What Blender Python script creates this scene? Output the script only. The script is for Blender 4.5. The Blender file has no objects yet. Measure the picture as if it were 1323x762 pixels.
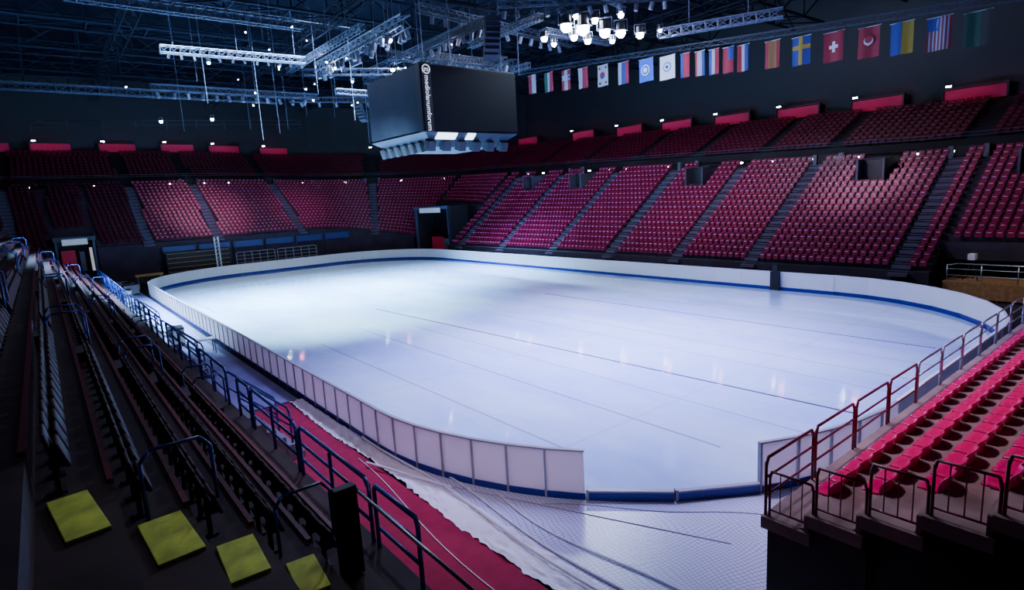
import bpy, bmesh, math, random
import numpy as np
from mathutils import Vector, Matrix, noise
random.seed(3)
C=bpy.context.scene.collection
# ---------------------------------------------------------------- helpers
def mat(name,col,rough=.6,metal=0,emis=None,es=0,var=0,vscale=3,spec=.5):
    m=bpy.data.materials.new(name); m.use_nodes=True; nt=m.node_tree; b=nt.nodes['Principled BSDF']
    b.inputs['Base Color'].default_value=(*col,1); b.inputs['Roughness'].default_value=rough
    b.inputs['Metallic'].default_value=metal; b.inputs['Specular IOR Level'].default_value=spec
    if emis: b.inputs['Emission Color'].default_value=(*emis,1); b.inputs['Emission Strength'].default_value=es
    if var:
        tc=nt.nodes.new('ShaderNodeTexCoord'); n=nt.nodes.new('ShaderNodeTexNoise'); n.inputs['Scale'].default_value=vscale; n.inputs['Detail'].default_value=4
        r=nt.nodes.new('ShaderNodeValToRGB'); r.color_ramp.elements[0].position=.3; r.color_ramp.elements[1].position=.7
        r.color_ramp.elements[0].color=(*[c*(1-var) for c in col],1); r.color_ramp.elements[1].color=(*[min(1,c*(1+var)) for c in col],1)
        nt.links.new(tc.outputs['Object'],n.inputs['Vector']); nt.links.new(n.outputs['Fac'],r.inputs['Fac']); nt.links.new(r.outputs['Color'],b.inputs['Base Color'])
    return m
class MB:
    def __init__(s): s.v=[];s.f=[];s.m=[]
    def add(s,v,f,mi=0):
        o=len(s.v); s.v+=[tuple(a) for a in v]; s.f+=[tuple(i+o for i in q) for q in f]; s.m+=[mi]*len(f)
    def box(s,c,d,mi=0,rz=0,rx=0,ry=0):
        x,y,z=d[0]/2,d[1]/2,d[2]/2
        R=Matrix.Rotation(rz,3,'Z')@Matrix.Rotation(ry,3,'Y')@Matrix.Rotation(rx,3,'X')
        v=[Vector(c)+R@Vector((a*x,b*y,e*z)) for a in(-1,1) for b in(-1,1) for e in(-1,1)]
        s.add(v,[(0,1,3,2),(4,6,7,5),(0,4,5,1),(2,3,7,6),(0,2,6,4),(1,5,7,3)],mi)
    def tube(s,p,q,r,n=6,mi=0):
        p=Vector(p);q=Vector(q);d=(q-p); 
        if d.length<1e-5:return
        d.normalize(); a=d.orthogonal().normalized(); b=d.cross(a)
        v=[]
        for e in(p,q):
            for i in range(n):
                t=2*math.pi*i/n; v.append(e+a*r*math.cos(t)+b*r*math.sin(t))
        f=[(i,(i+1)%n,n+(i+1)%n,n+i) for i in range(n)]+[tuple(range(n-1,-1,-1)),tuple(range(n,2*n))]
        s.add(v,f,mi)
    def path(s,pts,r,n=6,mi=0):
        for a,b in zip(pts[:-1],pts[1:]): s.tube(a,b,r,n,mi)
    def mesh(s,name,mats,smooth=False,bevel=0):
        me=bpy.data.meshes.new(name); me.from_pydata(s.v,[],s.f)
        for m in (mats if isinstance(mats,list) else [mats]): me.materials.append(m)
        me.polygons.foreach_set('material_index',s.m)
        bm=bmesh.new(); bm.from_mesh(me)
        if bevel: bmesh.ops.bevel(bm,geom=bm.edges[:],offset=bevel,segments=2,profile=.5,affect='EDGES')
        bmesh.ops.recalc_face_normals(bm,faces=bm.faces[:]); bm.to_mesh(me); bm.free()
        if smooth: me.polygons.foreach_set('use_smooth',[True]*len(me.polygons))
        me.update(); return me
def ob(name,data,loc=(0,0,0),rz=0,parent=None,label=None,cat=None,group=None,kind=None):
    o=bpy.data.objects.new(name,data); o.location=loc; o.rotation_euler=(0,0,rz); C.objects.link(o)
    if parent: o.parent=parent
    if label:o['label']=label
    if cat:o['category']=cat
    if group:o['group']=group
    if kind:o['kind']=kind
    return o
def clone(root,kids,loc,rz=0,sc=None,label=None):
    n=root.copy(); n.location=loc; n.rotation_euler=(0,0,rz)
    if sc: n.scale=sc
    if label: n['label']=label
    C.objects.link(n)
    for k in kids:
        c=k.copy(); c.parent=n; C.objects.link(c)
    return n
def place(root,kids,loc,rz,sc=None):
    if root.get('used') is None:
        root['used']=1; root.location=loc; root.rotation_euler=(0,0,rz)
        if sc: root.scale=sc
        return root
    return clone(root,kids,loc,rz,sc)
# ---------------------------------------------------------------- camera
cam=bpy.data.cameras.new('camera'); co=bpy.data.objects.new('camera',cam); C.objects.link(co)
yaw,pit,roll=.671,.168,-.056
F=Vector((math.sin(yaw)*math.cos(pit),math.cos(yaw)*math.cos(pit),-math.sin(pit))); Rt=Vector((math.cos(yaw),-math.sin(yaw),0)); U=Rt.cross(F)
r2=Rt*math.cos(roll)+U*math.sin(roll); u2=-Rt*math.sin(roll)+U*math.cos(roll)
M=Matrix((r2,u2,-F)).transposed().to_4x4(); M.translation=(-6.865,-5.259,7.042); co.matrix_world=M
cam.sensor_width=36; cam.lens=753.6*36/1323; cam.clip_start=.05; cam.clip_end=400
bpy.context.scene.camera=co
# ---------------------------------------------------------------- materials
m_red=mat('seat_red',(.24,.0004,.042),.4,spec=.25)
m_redu=mat('seat_red_upper_shaded',(.10,.0005,.018),.5,spec=.15)  # darker seat red; the upper tier's shade is put into the colour
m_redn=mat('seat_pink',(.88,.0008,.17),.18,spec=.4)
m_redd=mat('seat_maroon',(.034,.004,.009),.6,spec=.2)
m_glint=mat('seat_glint',(.75,.45,.75),.3)  # pale colour for the painted highlights on the seats
m_glintd=mat('seat_glint_dim',(.12,.03,.07),.3)  # same painted highlight, dimmed for the shaded seats
m_redf=mat('seat_red_unlit',(.06,.0005,.012),.5,spec=.1)  # darker copy of seat red; the corner's dimness is put into the colour
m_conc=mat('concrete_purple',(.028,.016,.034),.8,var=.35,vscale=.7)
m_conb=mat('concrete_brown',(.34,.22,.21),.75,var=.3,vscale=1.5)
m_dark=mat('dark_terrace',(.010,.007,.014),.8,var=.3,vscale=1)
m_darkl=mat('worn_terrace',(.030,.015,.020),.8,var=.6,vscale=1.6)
m_black=mat('black',(.003,.003,.006),.6)
m_navy=mat('navy',(.006,.009,.028),.6)
m_blue=mat('rail_blue',(.015,.035,.26),.35)
m_kick=mat('kick_blue',(.002,.010,.30),.35)
m_kickn=mat('kick_navy',(.001,.006,.26),.35)
m_white=mat('board_white',(.92,.93,.97),.4)
m_frame=mat('board_frame',(.36,.36,.40),.4)
m_steel=mat('steel',(.45,.45,.5),.35,.8)
m_truss=mat('truss_grey',(.13,.15,.21),.5,.3)
m_trussd=mat('truss_dim',(.026,.030,.052),.5,.2)
m_roof=mat('roof_blue',(.004,.005,.011),.8,spec=.1)
m_railr=mat('rail_red',(.24,.006,.03),.4)
m_lamp=mat('lamp',(1,1,1),.5,emis=(.62,.74,1),es=420)
m_lamps=mat('lamp_small',(1,1,1),.5,emis=(.7,.85,1),es=60)
m_ylw=mat('step_yellow',(.60,.74,.09),.8,var=.4,vscale=3)
m_wood=mat('wood_orange',(.42,.22,.10),.6,var=.3,vscale=5)
m_carpet=mat('carpet_red',(.34,.0008,.05),.95,var=.15,vscale=3)
m_bmat=mat('walkway_lavender',(.20,.20,.42),.6,var=.2,vscale=1)
m_sheet=mat('white_sheet',(.88,.89,.94),.5,var=.05,vscale=4)
m_cable=mat('cable_grey',(.42,.42,.52),.5)
m_screen=mat('screen',(.003,.004,.007),.6,spec=.1)
m_screen2=mat('screen_grey',(.018,.020,.034),.6,var=.3,vscale=.5,spec=.15)
m_skirt=mat('scoreboard_skirt',(.02,.024,.036),.6,spec=.2)
m_pinkw=mat('wall_pink',(.55,.002,.07),.7)
m_panel=mat('board_panel',(.95,.88,.90),.4,var=.03,vscale=2)
nt=m_panel.node_tree; tr=nt.nodes.new('ShaderNodeBsdfTranslucent'); tr.inputs[0].default_value=(.98,.84,.84,1); mx=nt.nodes.new('ShaderNodeMixShader'); mx.inputs[0].default_value=.45
nt.links.new(nt.nodes['Principled BSDF'].outputs[0],mx.inputs[1]); nt.links.new(tr.outputs[0],mx.inputs[2]); nt.links.new(mx.outputs[0],nt.nodes['Material Output'].inputs[0])
def ice_mat():
    m=bpy.data.materials.new('ice'); m.use_nodes=True; nt=m.node_tree; N=nt.nodes; L=nt.links; b=N['Principled BSDF']
    tc=N.new('ShaderNodeTexCoord'); sp=N.new('ShaderNodeSeparateXYZ'); L.new(tc.outputs['Object'],sp.inputs[0])
    n=N.new('ShaderNodeTexNoise'); n.inputs['Scale'].default_value=.10; n.inputs['Detail'].default_value=8; n.inputs['Roughness'].default_value=.65
    mp=N.new('ShaderNodeMapping'); mp.inputs['Scale'].default_value=(2.2,.8,1); L.new(tc.outputs['Object'],mp.inputs[0]); L.new(mp.outputs[0],n.inputs['Vector'])
    r=N.new('ShaderNodeValToRGB'); r.color_ramp.elements[0].position=.40; r.color_ramp.elements[1].position=.60
    r.color_ramp.elements[0].color=(.44,.60,.94,1); r.color_ramp.elements[1].color=(.62,.84,.98,1); L.new(n.outputs['Fac'],r.inputs['Fac'])
    def M(op,a,bb=None):
        k=N.new('ShaderNodeMath'); k.operation=op
        for i,q in enumerate((a,bb)):
            if q is None: continue
            if isinstance(q,(int,float)): k.inputs[i].default_value=q
            else: L.new(q,k.inputs[i])
        return k.outputs[0]
    X,Y=sp.outputs[0],sp.outputs[1]
    tot=None
    for x0,sl,y0,y1,w,st in [(11.45,-.046,1.5,31,.06,.95),(20.6,0,2,25.5,.06,.8),(3.6,0,6,24,.035,.5),(6.6,0,3,26,.04,.55),(9.0,0,1,24,.03,.5),(14,0,1,22,.03,.45),(15.8,0,1.5,20,.035,.5),(18,0,1,14,.03,.45),(23,0,3,20,.03,.45),(25.5,0,3,30,.035,.45),(2.0,0,40,52,.05,.5)]:
        xx=M('ADD',M('MULTIPLY',Y,-sl),M('SUBTRACT',X,x0)) 
        a=M('LESS_THAN',M('ABSOLUTE',xx),w); c=M('MULTIPLY',M('GREATER_THAN',Y,y0),M('LESS_THAN',Y,y1))
        q=M('MULTIPLY',M('MULTIPLY',a,c),st); tot=q if tot is None else M('MAXIMUM',tot,q)
    for y0 in (6,14.5,31.5,48):
        a=M('MULTIPLY',M('LESS_THAN',M('ABSOLUTE',M('SUBTRACT',Y,y0)),.05),.12); tot=M('MAXIMUM',tot,a)
    mx=N.new('ShaderNodeMix'); mx.data_type='RGBA'; L.new(tot,mx.inputs[0]); L.new(r.outputs[0],mx.inputs[6]); mx.inputs[7].default_value=(.10,.08,.12,1)
    L.new(mx.outputs[2],b.inputs['Base Color']); 
    n2=N.new('ShaderNodeTexNoise'); n2.inputs['Scale'].default_value=.9; n2.inputs['Detail'].default_value=5; L.new(tc.outputs['Object'],n2.inputs['Vector'])
    mr=N.new('ShaderNodeMapRange'); mr.inputs[1].default_value=.3; mr.inputs[2].default_value=.7; mr.inputs[3].default_value=.03; mr.inputs[4].default_value=.10; L.new(n2.outputs['Fac'],mr.inputs[0]); L.new(mr.outputs[0],b.inputs['Roughness'])
    n3=N.new('ShaderNodeTexNoise'); n3.inputs['Scale'].default_value=2.5; n3.inputs['Detail'].default_value=3; L.new(mp.outputs[0],n3.inputs['Vector'])
    bp=N.new('ShaderNodeBump'); bp.inputs['Strength'].default_value=.06; bp.inputs['Distance'].default_value=.05; L.new(n3.outputs['Fac'],bp.inputs['Height'])
    b.inputs['Coat Weight'].default_value=.9; b.inputs['Coat Roughness'].default_value=.02
    L.new(bp.outputs[0],b.inputs['Normal']); L.new(bp.outputs[0],b.inputs['Coat Normal'])
    return m
def net_mat():
    m=bpy.data.materials.new('netting_floor'); m.use_nodes=True; nt=m.node_tree; N=nt.nodes; L=nt.links; b=N['Principled BSDF']
    tc=N.new('ShaderNodeTexCoord'); mp=N.new('ShaderNodeMapping'); mp.inputs['Rotation'].default_value=(0,0,.25); mp.inputs['Scale'].default_value=(10,10,10)
    ns=N.new('ShaderNodeTexNoise'); ns.inputs['Scale'].default_value=.5; L.new(tc.outputs['Object'],ns.inputs['Vector'])
    ad=N.new('ShaderNodeMix'); ad.data_type='RGBA'; ad.blend_type='ADD'; ad.inputs[0].default_value=.8; L.new(tc.outputs['Object'],ad.inputs[6]); L.new(ns.outputs['Color'],ad.inputs[7])
    L.new(ad.outputs[2],mp.inputs[0]); br=N.new('ShaderNodeTexBrick'); br.offset=0; br.inputs['Color1'].default_value=(.68,.74,.93,1); br.inputs['Color2'].default_value=(.64,.70,.91,1); br.inputs['Mortar'].default_value=(.32,.33,.50,1)
    br.inputs['Scale'].default_value=1; br.inputs['Brick Width'].default_value=1; br.inputs['Row Height'].default_value=.8; br.inputs['Mortar Size'].default_value=.08
    L.new(mp.outputs[0],br.inputs['Vector']); L.new(br.outputs['Color'],b.inputs['Base Color']); b.inputs['Roughness'].default_value=.3
    return m
m_ice=ice_mat(); m_net=net_mat()
# ---------------------------------------------------------------- rink
W,Lk,R=30.,64.,9.87
def outline(off=0,n=24):
    pts=[]
    for cx,cy,a0 in [(W-R,R,-90),(W-R,Lk-R,0),(R,Lk-R,90),(R,R,180)]:
        for i in range(n+1):
            a=math.radians(a0+90*i/n); pts.append((cx+(R+off)*math.cos(a),cy+(R+off)*math.sin(a)))
    return pts
b=MB(); o_=outline(.0); b.add([(x,y,.03) for x,y in o_]+[(x,y,0.001) for x,y in o_],[tuple(range(len(o_)))]+[(i,(i+1)%len(o_),len(o_)+(i+1)%len(o_),len(o_)+i) for i in range(len(o_))])
ob('ice_rink',b.mesh('ice',m_ice),label='glossy bluish-white ice sheet with thin dark marking lines',cat='ice rink')
b=MB(); b.add([(-20,-30,0),(62,-30,0),(62,100,0),(-20,100,0)],[(0,1,2,3)]); ob('floor',b.mesh('floor',m_dark),kind='structure')
def panel_parts(w,h,mw,kickh,mk,mf,label='',group='',pw=.05,pd=.11):
    root=ob('rink_board',None,label=label,cat='rink board',group=group)
    kids=[]
    b=MB(); b.box((0,0,kickh+(h-kickh)/2),(w-.01 if pd<.08 else w-.05,.04 if pd>.08 else .06,h-kickh)); kids.append(ob('panel',b.mesh('panel',mw),parent=root))
    b=MB(); b.box((0,0,kickh/2),(w-.01,.09,kickh)); kids.append(ob('kickplate',b.mesh('kickplate',mk),parent=root))
    b=MB(); b.box((-w/2+.025,0,h/2),(pw,pd,h)); b.box((0,0,h+.015),(w,.10,.035)); kids.append(ob('frame',b.mesh('frame',mf),parent=root))
    return root,kids
def at(theta,cx,cy,r=R+.08): return (cx+r*math.cos(theta),cy+r*math.sin(theta),0),theta+math.pi/2
pr,pk=panel_parts(1.0,1.2,m_panel,.17,m_kick,m_frame,label='pale framed rink board panel beside the walkway',group='framed boards along the walkway',pw=.05)
for i in range(44): place(pr,pk,(-.08,R+.5+i*1.005,0),-math.pi/2,(1.003,1,1))
nn=7
for i in range(nn):
    th=math.radians(180+38.5*(i+.5)/nn); l,rz=at(th,R,R); place(pr,pk,l,rz,(.955,1,1))
pr2,pk2=panel_parts(1.0,1.2,m_panel,.17,m_kick,m_frame,label='pale framed rink board panel behind the red railing',group='framed boards at the rink corner',pw=.05)
for i in range(5):
    th=math.radians(241.5+28.5*(i+.5)/5); l,rz=at(th,R,R); place(pr2,pk2,l,rz,(.99,1,1))
lr=ob('low_kickboard',None,label='low blue kick strip where tall boards are removed',cat='rink board',group='low kick strips')
b=MB(); b.box((0,0,.13),(1.98,.09,.2)); k1=ob('kickplate',b.mesh('kickplate',m_kick),parent=lr)
b=MB(); b.box((-.96,0,.15),(.06,.14,.3)); b.box((0,0,.25),(1.98,.12,.04)); k2=ob('frame',b.mesh('frame',m_frame),parent=lr)
for i in range(2):
    th=math.radians(218.5+23*(i+.5)/2); l,rz=at(th,R,R); place(lr,[k1,k2],l,rz,(1,1,1))
fr,fk=panel_parts(2.0,1.2,m_white,.24,m_kickn,m_white,label='white rink board with dark blue base stripe',group='white boards around the ice',pw=.02,pd=.062)
for i in range(22):
    place(fr,fk,(W+.08,R+1+i*2.012,0),math.pi/2,(1.006,1,1))
for a0,cx,cy in [(0,W-R,Lk-R),(90,R,Lk-R),(-90,W-R,R)]:
    for i in range(8):
        th=math.radians(a0+90*(i+.5)/8); l,rz=at(th,cx,cy); place(fr,fk,l,rz,(.985,1,1))
for i in range(5): 
    place(fr,fk,(R+1.03+i*2.05,Lk+.08,0),math.pi,(1.025,1,1)); place(fr,fk,(R+1.03+i*2.05,-.08,0),0,(1.025,1,1))
r=ob('rink_gate',None,(29.85,13.4,.03),math.pi/2,label='narrow black padded gate in the white boards',cat='gate')
b=MB(); b.box((0,0,.62),(.55,.10,1.2)); ob('door',b.mesh('g',m_black,bevel=.02),parent=r)
b=MB(); b.box((.0,0,1.45),(.34,.14,.46)); ob('control_box',b.mesh('g',m_black,bevel=.03),parent=r)
b=MB(); b.tube((-.3,0,0),(-.3,0,1.35),.04,8); b.tube((.3,0,0),(.3,0,1.35),.04,8); ob('frame',b.mesh('g',m_navy),parent=r)
# ---------------------------------------------------------------- ground coverings
b=MB(); b.box((-2.0,5,.015),(2.6,22,.03)); ob('carpet',b.mesh('carpet',m_carpet),label='dark crimson carpet strip beside the boards',cat='carpet')
b=MB(); b.box((-1.8,38.2,.015),(3.0,44,.03)); ob('walkway_mat',b.mesh('mat',m_bmat),label='lavender grey walkway covering along the boards',cat='floor mat')
b=MB()
xs=[(-.1,12),(-.1,R)]+[(R+(R+.15)*math.cos(math.radians(180+90*i/30)),R+(R+.15)*math.sin(math.radians(180+90*i/30))) for i in range(31)]+[(20,-.2),(20,-1.0),(.9,-1.0),(.9,-8),(-.25,-8),(-.25,12)]
b.add([(x,y,.022) for x,y in xs],[tuple(range(len(xs)))]); ob('floor_netting',b.mesh('netting',m_net),label='fine netting spread over white floor beside rink corner',cat='netting')
b=MB(); nx,ny=30,360
for j in range(ny+1):
    y=-6+22*j/ny
    wd=.72 if y<6 else max(.5,.72-.08*(y-6))
    ed=.05*noise.noise(Vector((y*2.2,3,0)))+.035*noise.noise(Vector((y*6,7,0)))
    for i in range(nx+1):
        u=i/nx
        x=-.70+wd*u+(.05*math.sin(y*.8+1)+ed*1.6)*(1-u)
        z=.035+.085*abs(noise.noise(Vector((x*4,y*1.7,0))))+.05*abs(noise.noise(Vector((x*9,y*5,2))))
        b.v.append((x,y,max(.035,z)))
for j in range(ny):
    for i in range(nx):
        a=j*(nx+1)+i; b.f.append((a,a+1,a+nx+2,a+nx+1)); b.m.append(0)
ob('plastic_sheet',b.mesh('sheet',m_sheet,smooth=True),label='crumpled white plastic sheet along the carpet edge',cat='plastic sheet')
cb=[([(-1.7+.035*t+.12*math.sin(t*.4),-3+t*.6,.045) for t in range(22)],m_sheet,.011),([(-.14+.08*math.sin(t*.5),-3+t*.6,.12) for t in range(24)],m_sheet,.03),([(.25+.12*math.sin(t*.4),-3+t*.5,.05) for t in range(22)],m_sheet,.025),([(.75+.22*math.sin(t*.3+1),-.8+t*.35,.05) for t in range(18)],m_sheet,.02),([(-.9+.9*t/8,9-t*.35,.15) for t in range(9)],m_sheet,.03),
 ([(1.2+t*.35,4.2-t*.42+.1*math.sin(t),.03) for t in range(10)],m_cable,.01),([(.1+t*.25,6.5-t*.55,.03) for t in range(12)],m_cable,.01)]
for i,(pts,mm,rr) in enumerate(cb):
    b=MB(); b.path(pts,rr,6)
    ob('cable',b.mesh('cable',mm),label='white cable lying along crimson carpet' if i==0 else ('loose white cable lying on plastic sheet' if mm is m_sheet else 'loose grey hose lying on white floor netting'),cat='cable')
# ---------------------------------------------------------------- ring stands
X0,YS,YE,RC=31.8,61.,68.,7.
LA=18.; S1=81.; S2=S1+LA; S3=S2+38.8
def rp(s,d):
    if s<=S1: return X0+d, s-20, 0.
    if s<=S2:
        a=(s-S1)/LA*math.pi/2; return 24.8+(RC+d)*math.cos(a),YS+(RC+d)*math.sin(a),a
    return 24.8-(s-S2),YE+d,math.pi/2
def q(s): return min(1,max(0,(s-30)/(112-30)))
def zf(s):
    t=min(1,max(0,(s-76)/26)); return 1.1+2.7*t
def zr(s): return 7.9+2.7*q(s)
def uf(s): return 8.8+2.5*q(s)
def ut(s): return 12.3+3.1*q(s)
NL,NU=18,11
TD=10.5/NL
TU=8./NU
PA,PB=75.6,84.6
SS=sorted(set([round(x,2) for x in list(np.arange(0,S1,3))+list(np.arange(S1,S2,1.5))+list(np.arange(S2,S3,3))+[S3,25.5,PA,PB,126.3,129.8]]))
def lowstart(s):
    if s<25.5: return 4
    if PA<=s<PB: return 10
    if 126.3<=s<129.8: return 5
    return 0
def profL(s,k0):
    p=[];z0=zf(s);h=(zr(s)-z0)/NL
    p.append((k0*TD,0 if k0==0 else (z0+k0*h)-.6))
    for k in range(k0,NL):
        z=z0+(k+1)*h; p.append((k*TD,z)); p.append(((k+1)*TD,z))
    p.append((12.3,zr(s)))
    return p
def sweep(segs,prof):
    b=MB()
    for s0,s1 in segs:
        k=prof[1](s0) if prof[1] else 0
        p0=prof[0](s0,k);p1=prof[0](s1,k); v=[]
        for s,p in((s0,p0),(s1,p1)):
            for d,z in p:
                x,y,_=rp(s,d); v.append((x,y,z))
        n=len(p0); b.add(v,[(i,i+1,n+i+1,n+i) for i in range(n-1)])
    return b
segs=list(zip(SS[:-1],SS[1:]))
bl=sweep(segs,(profL,lowstart)); g=ob('lower_grandstand',None,label='lower tier of stepped dark concrete terraces around the rink',cat='grandstand')
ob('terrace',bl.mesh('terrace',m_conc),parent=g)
def profU(s,k):
    p=[(12.6,zr(s)),(12.6,uf(s)-.2),(12.4,uf(s)-.2),(12.4,uf(s)+.4),(12.5,uf(s)+.4),(12.5,uf(s))]; h=(ut(s)-uf(s))/NU
    for k in range(NU):
        z=uf(s)+(k+1)*h; p.append((13+k*TU,z)); p.append((13+(k+1)*TU,z))
    return p
bu=sweep(segs,(profU,None)); g2=ob('upper_grandstand',None,label='upper tier of dark terraces below the roof',cat='grandstand')
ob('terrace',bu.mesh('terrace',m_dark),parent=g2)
b=MB()
for s0,s1 in segs:
    for zz in (.62,.85):
        x0,y0,_=rp(s0,12.45);x1,y1,_=rp(s1,12.45); b.tube((x0,y0,uf(s0)+zz),(x1,y1,uf(s1)+zz),.03,5)
ob('guard_rail',b.mesh('rail',mat('guard',(.05,.06,.10),.5)),parent=g2)
bw=sweep(segs,(lambda s,k:[(21,ut(s)),(21,ut(s)+.2),(21.6,ut(s)+.2),(21.6,26)],None)); ob('wall_far',bw.mesh('wall',m_black),kind='structure')
b=MB(); b.add([(-18,-26,0),(-18,92,0),(-18,92,26),(-18,-26,26)],[(0,1,2,3)]); ob('wall_left',b.mesh('w',m_black),kind='structure')
b=MB(); b.add([(-18,-26,0),(56,-26,0),(56,-26,26),(-18,-26,26)],[(0,1,2,3)]); ob('wall_near',b.mesh('w',m_black),kind='structure')
b=MB(); b.add([(-18,-26,25),(56,-26,25),(56,92,25),(-18,92,25)],[(0,1,2,3)]); ob('ceiling',b.mesh('c',m_roof),kind='structure')
AIS=[2,10,18,27,36.3,42.5,49.5,57,65,73,93.6,105.2,114.8,121.7,133]
VOM=[22.6,31.6,46.0,61.0,69.0]
def inaisle(s,w=.55): return any(abs(s-a)<w for a in AIS)
m_st=[mat('stair_grey',(.09,.07,.12),.8),mat('stair_edge',(.20,.18,.26),.7)]
for a in AIS:
    b=MB(); k0=lowstart(a); 
    for k in range(k0,NL):
        h=(zr(a)-zf(a))/NL; z=zf(a)+(k+1)*h
        x,y,an=rp(a,k*TD-.15); b.box((x,y,z-h/2-.02),(.28,1.0,.2),0,rz=an)
        x,y,an=rp(a,k*TD+.03); b.box((x,y,z+.008),(.08,.95,.02),1,rz=an)
    ob('stairs',b.mesh('stairs',m_st),parent=g)
# vomitories among the top rows; solid black boxes stand in for shaded openings
m_jamb=mat('jamb',(.14,.16,.22),.7)
vo=ob('vomitory',None,label='dark entrance opening with low side walls among upper rows',cat='entrance',group='seat block entrances')
b=MB(); b.box((.9,0,.72),(1.7,1.5,1.4)); vk=[ob('opening',b.mesh('o',m_black),parent=vo)]
for yy in (-.85,.85):
    b=MB(); b.box((.4,yy,.68),(2.7,.14,1.55)); vk.append(ob('side_wall',b.mesh('o',mat('vomwall',(.06,.045,.07),.8)),parent=vo))
b=MB(); b.box((.9,0,1.5),(1.75,1.85,.1)); vk.append(ob('lintel',b.mesh('o',m_conc),parent=vo))
KV=14
for s in VOM:
    h=(zr(s)-zf(s))/NL; x,y,a=rp(s,KV*TD+.5); place(vo,vk,(x,y,zf(s)+(KV)*h+.35),a)
def tmpl(detail=True,w=.36):
    t=MB(); t.box((.30,0,.54),(.05,w,.32),0,ry=.15); t.box((.20,0,.42),(.07,w-.03,.28),0,ry=.25)
    if detail: t.box((.165,0,.545),(.05,w-.16,.035),1)  # pale bar stands in for the highlight on each seat pan
    return np.array(t.v),t.f,t.m
def seats_stuff(name,pl,mats,label,cat='seat',detail=True,group=None,w=.36):
    tv,tf,tm=tmpl(detail,w); n=len(tv); V=[];Fc=[];Mi=[]
    tf=np.array(tf)
    for i,(x,y,z,a) in enumerate(pl):
        c,s=math.cos(a),math.sin(a)
        V.append(np.stack([x+tv[:,0]*c-tv[:,1]*s,y+tv[:,0]*s+tv[:,1]*c,z+tv[:,2]],1)); Fc.append(tf+i*n); Mi+=tm
    V=np.concatenate(V);Fc=np.concatenate(Fc)
    me=bpy.data.meshes.new(name); me.from_pydata(V.tolist(),[],Fc.tolist())
    for m in mats: me.materials.append(m)
    me.polygons.foreach_set('material_index',Mi); me.update()
    return ob(name,me,label=label,cat=cat,kind='stuff',group=group)
pl=[];pl2=[]
for k in range(NL):
    s=.5
    while s<S3:
        dl=.48
        if S1<s<S2: dl=.48*LA/((RC+k*TD)*math.pi/2)
        if not inaisle(s) and k>=lowstart(s) and not any(abs(s-e)<.3 for e in(PA,PB,126.3,129.8,25.5)) and not (k>=KV-1 and any(abs(s-v_)<1.2 for v_ in VOM)):
            h=(zr(s)-zf(s))/NL; x,y,a=rp(s,k*TD+.2); (pl2 if s>122 else pl).append((x,y,zf(s)+(k+1)*h,a))
        s+=dl
seats_stuff('stadium_seat',pl,[m_red,m_glint],'rows of red folding plastic seats on the lower tier')
seats_stuff('stadium_seat',pl2,[m_redf,m_glintd],'rows of red folding seats coloured dim for the unlit corner')
pl=[]
for k in range(0,NU):
    s=.5
    while s<S3:
        dl=.54
        if S1<s<S2: dl=.54*LA/((RC+13+k*TU)*math.pi/2)
        if not inaisle(s,.6) and not (k==NU-1):
            h=(ut(s)-uf(s))/NU; x,y,a=rp(s,13+k*TU+.25); pl.append((x,y,uf(s)+(k+1)*h,a))
        s+=dl
seats_stuff('stadium_seat',pl,[m_redu,m_glintd],'rows of red folding plastic seats on the upper tier',w=.42)
pr_=ob('painted_bay',None,label='crimson painted bay behind the upper seats',cat='wall panel',group='crimson painted bays')
b=MB(); b.box((0,0,.5),(.12,4.0,1.0)); kk=[ob('panel',b.mesh('p',m_pinkw),parent=pr_)]
b=MB(); b.box((-.1,0,1.1),(.4,4.4,.12)); b.box((-.1,-2.1,.55),(.3,.14,1.1)); b.box((-.1,2.1,.55),(.3,.14,1.1)); kk.append(ob('frame',b.mesh('p',m_black),parent=pr_))
lampr=ob('wall_lamp',None,label='small bright white lamp on the tier wall',cat='lamp',group='small wall lamps')
b=MB(); b.box((0,0,0),(.16,.5,.16)); lk=[ob('housing',b.mesh('h',m_black),parent=lampr)]
b=MB(); b.box((-.09,0,-.02),(.04,.38,.11)); lk.append(ob('lens',b.mesh('l',m_lamps),parent=lampr))
PL=[8,15.5,22,29,36,43,50,57,64,72,82,92,101,108,114,121,128,134]
for i,s in enumerate(PL):
    x,y,a=rp(s,20.75); place(pr_,kk,(x,y,ut(s)+.22),a)
    x,y,a=rp(s+1.6,20.2); place(lampr,lk,(x,y,ut(s)+1.5),a)
    x,y,a=rp(s,18.8)
    ld=bpy.data.lights.new('bay_light','POINT'); ld.energy=38 if s<75 else 34; ld.color=(1,.25,.5); ld.shadow_soft_size=.3
    l=bpy.data.objects.new('bay_light',ld); l.location=(x,y,ut(s)+1.5); C.objects.link(l)
for s in [12,20.5,22.8,28,30.2,34,37.5,41,44,49,52,57.5,60,63,66,71,74,87,91,96,100,104,110,113,117,125,131]:
    x,y,a=rp(s,12.28); clone(lampr,lk,(x,y,uf(s)-.35),a)
dr=ob('concourse_doorway',None,label='dark concourse doorway with grey jambs between tiers',cat='doorway',group='concourse doorways')
b=MB(); b.box((0,0,0),(.1,1.6,.8)); dk=[ob('opening',b.mesh('d',m_black),parent=dr)]  # black slab stands in for the dark inside the doorway
for yy in (-1,1):
    b=MB(); b.box((-.05,yy,0),(.3,.3,.84)); dk.append(ob('jamb',b.mesh('d',m_jamb),parent=dr))
for s in (18,27,36.3,49.5,65,93.6,105.2,114.8):
    x,y,a=rp(s,12.1); place(dr,dk,(x,y,zr(s)+.46),a)
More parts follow.
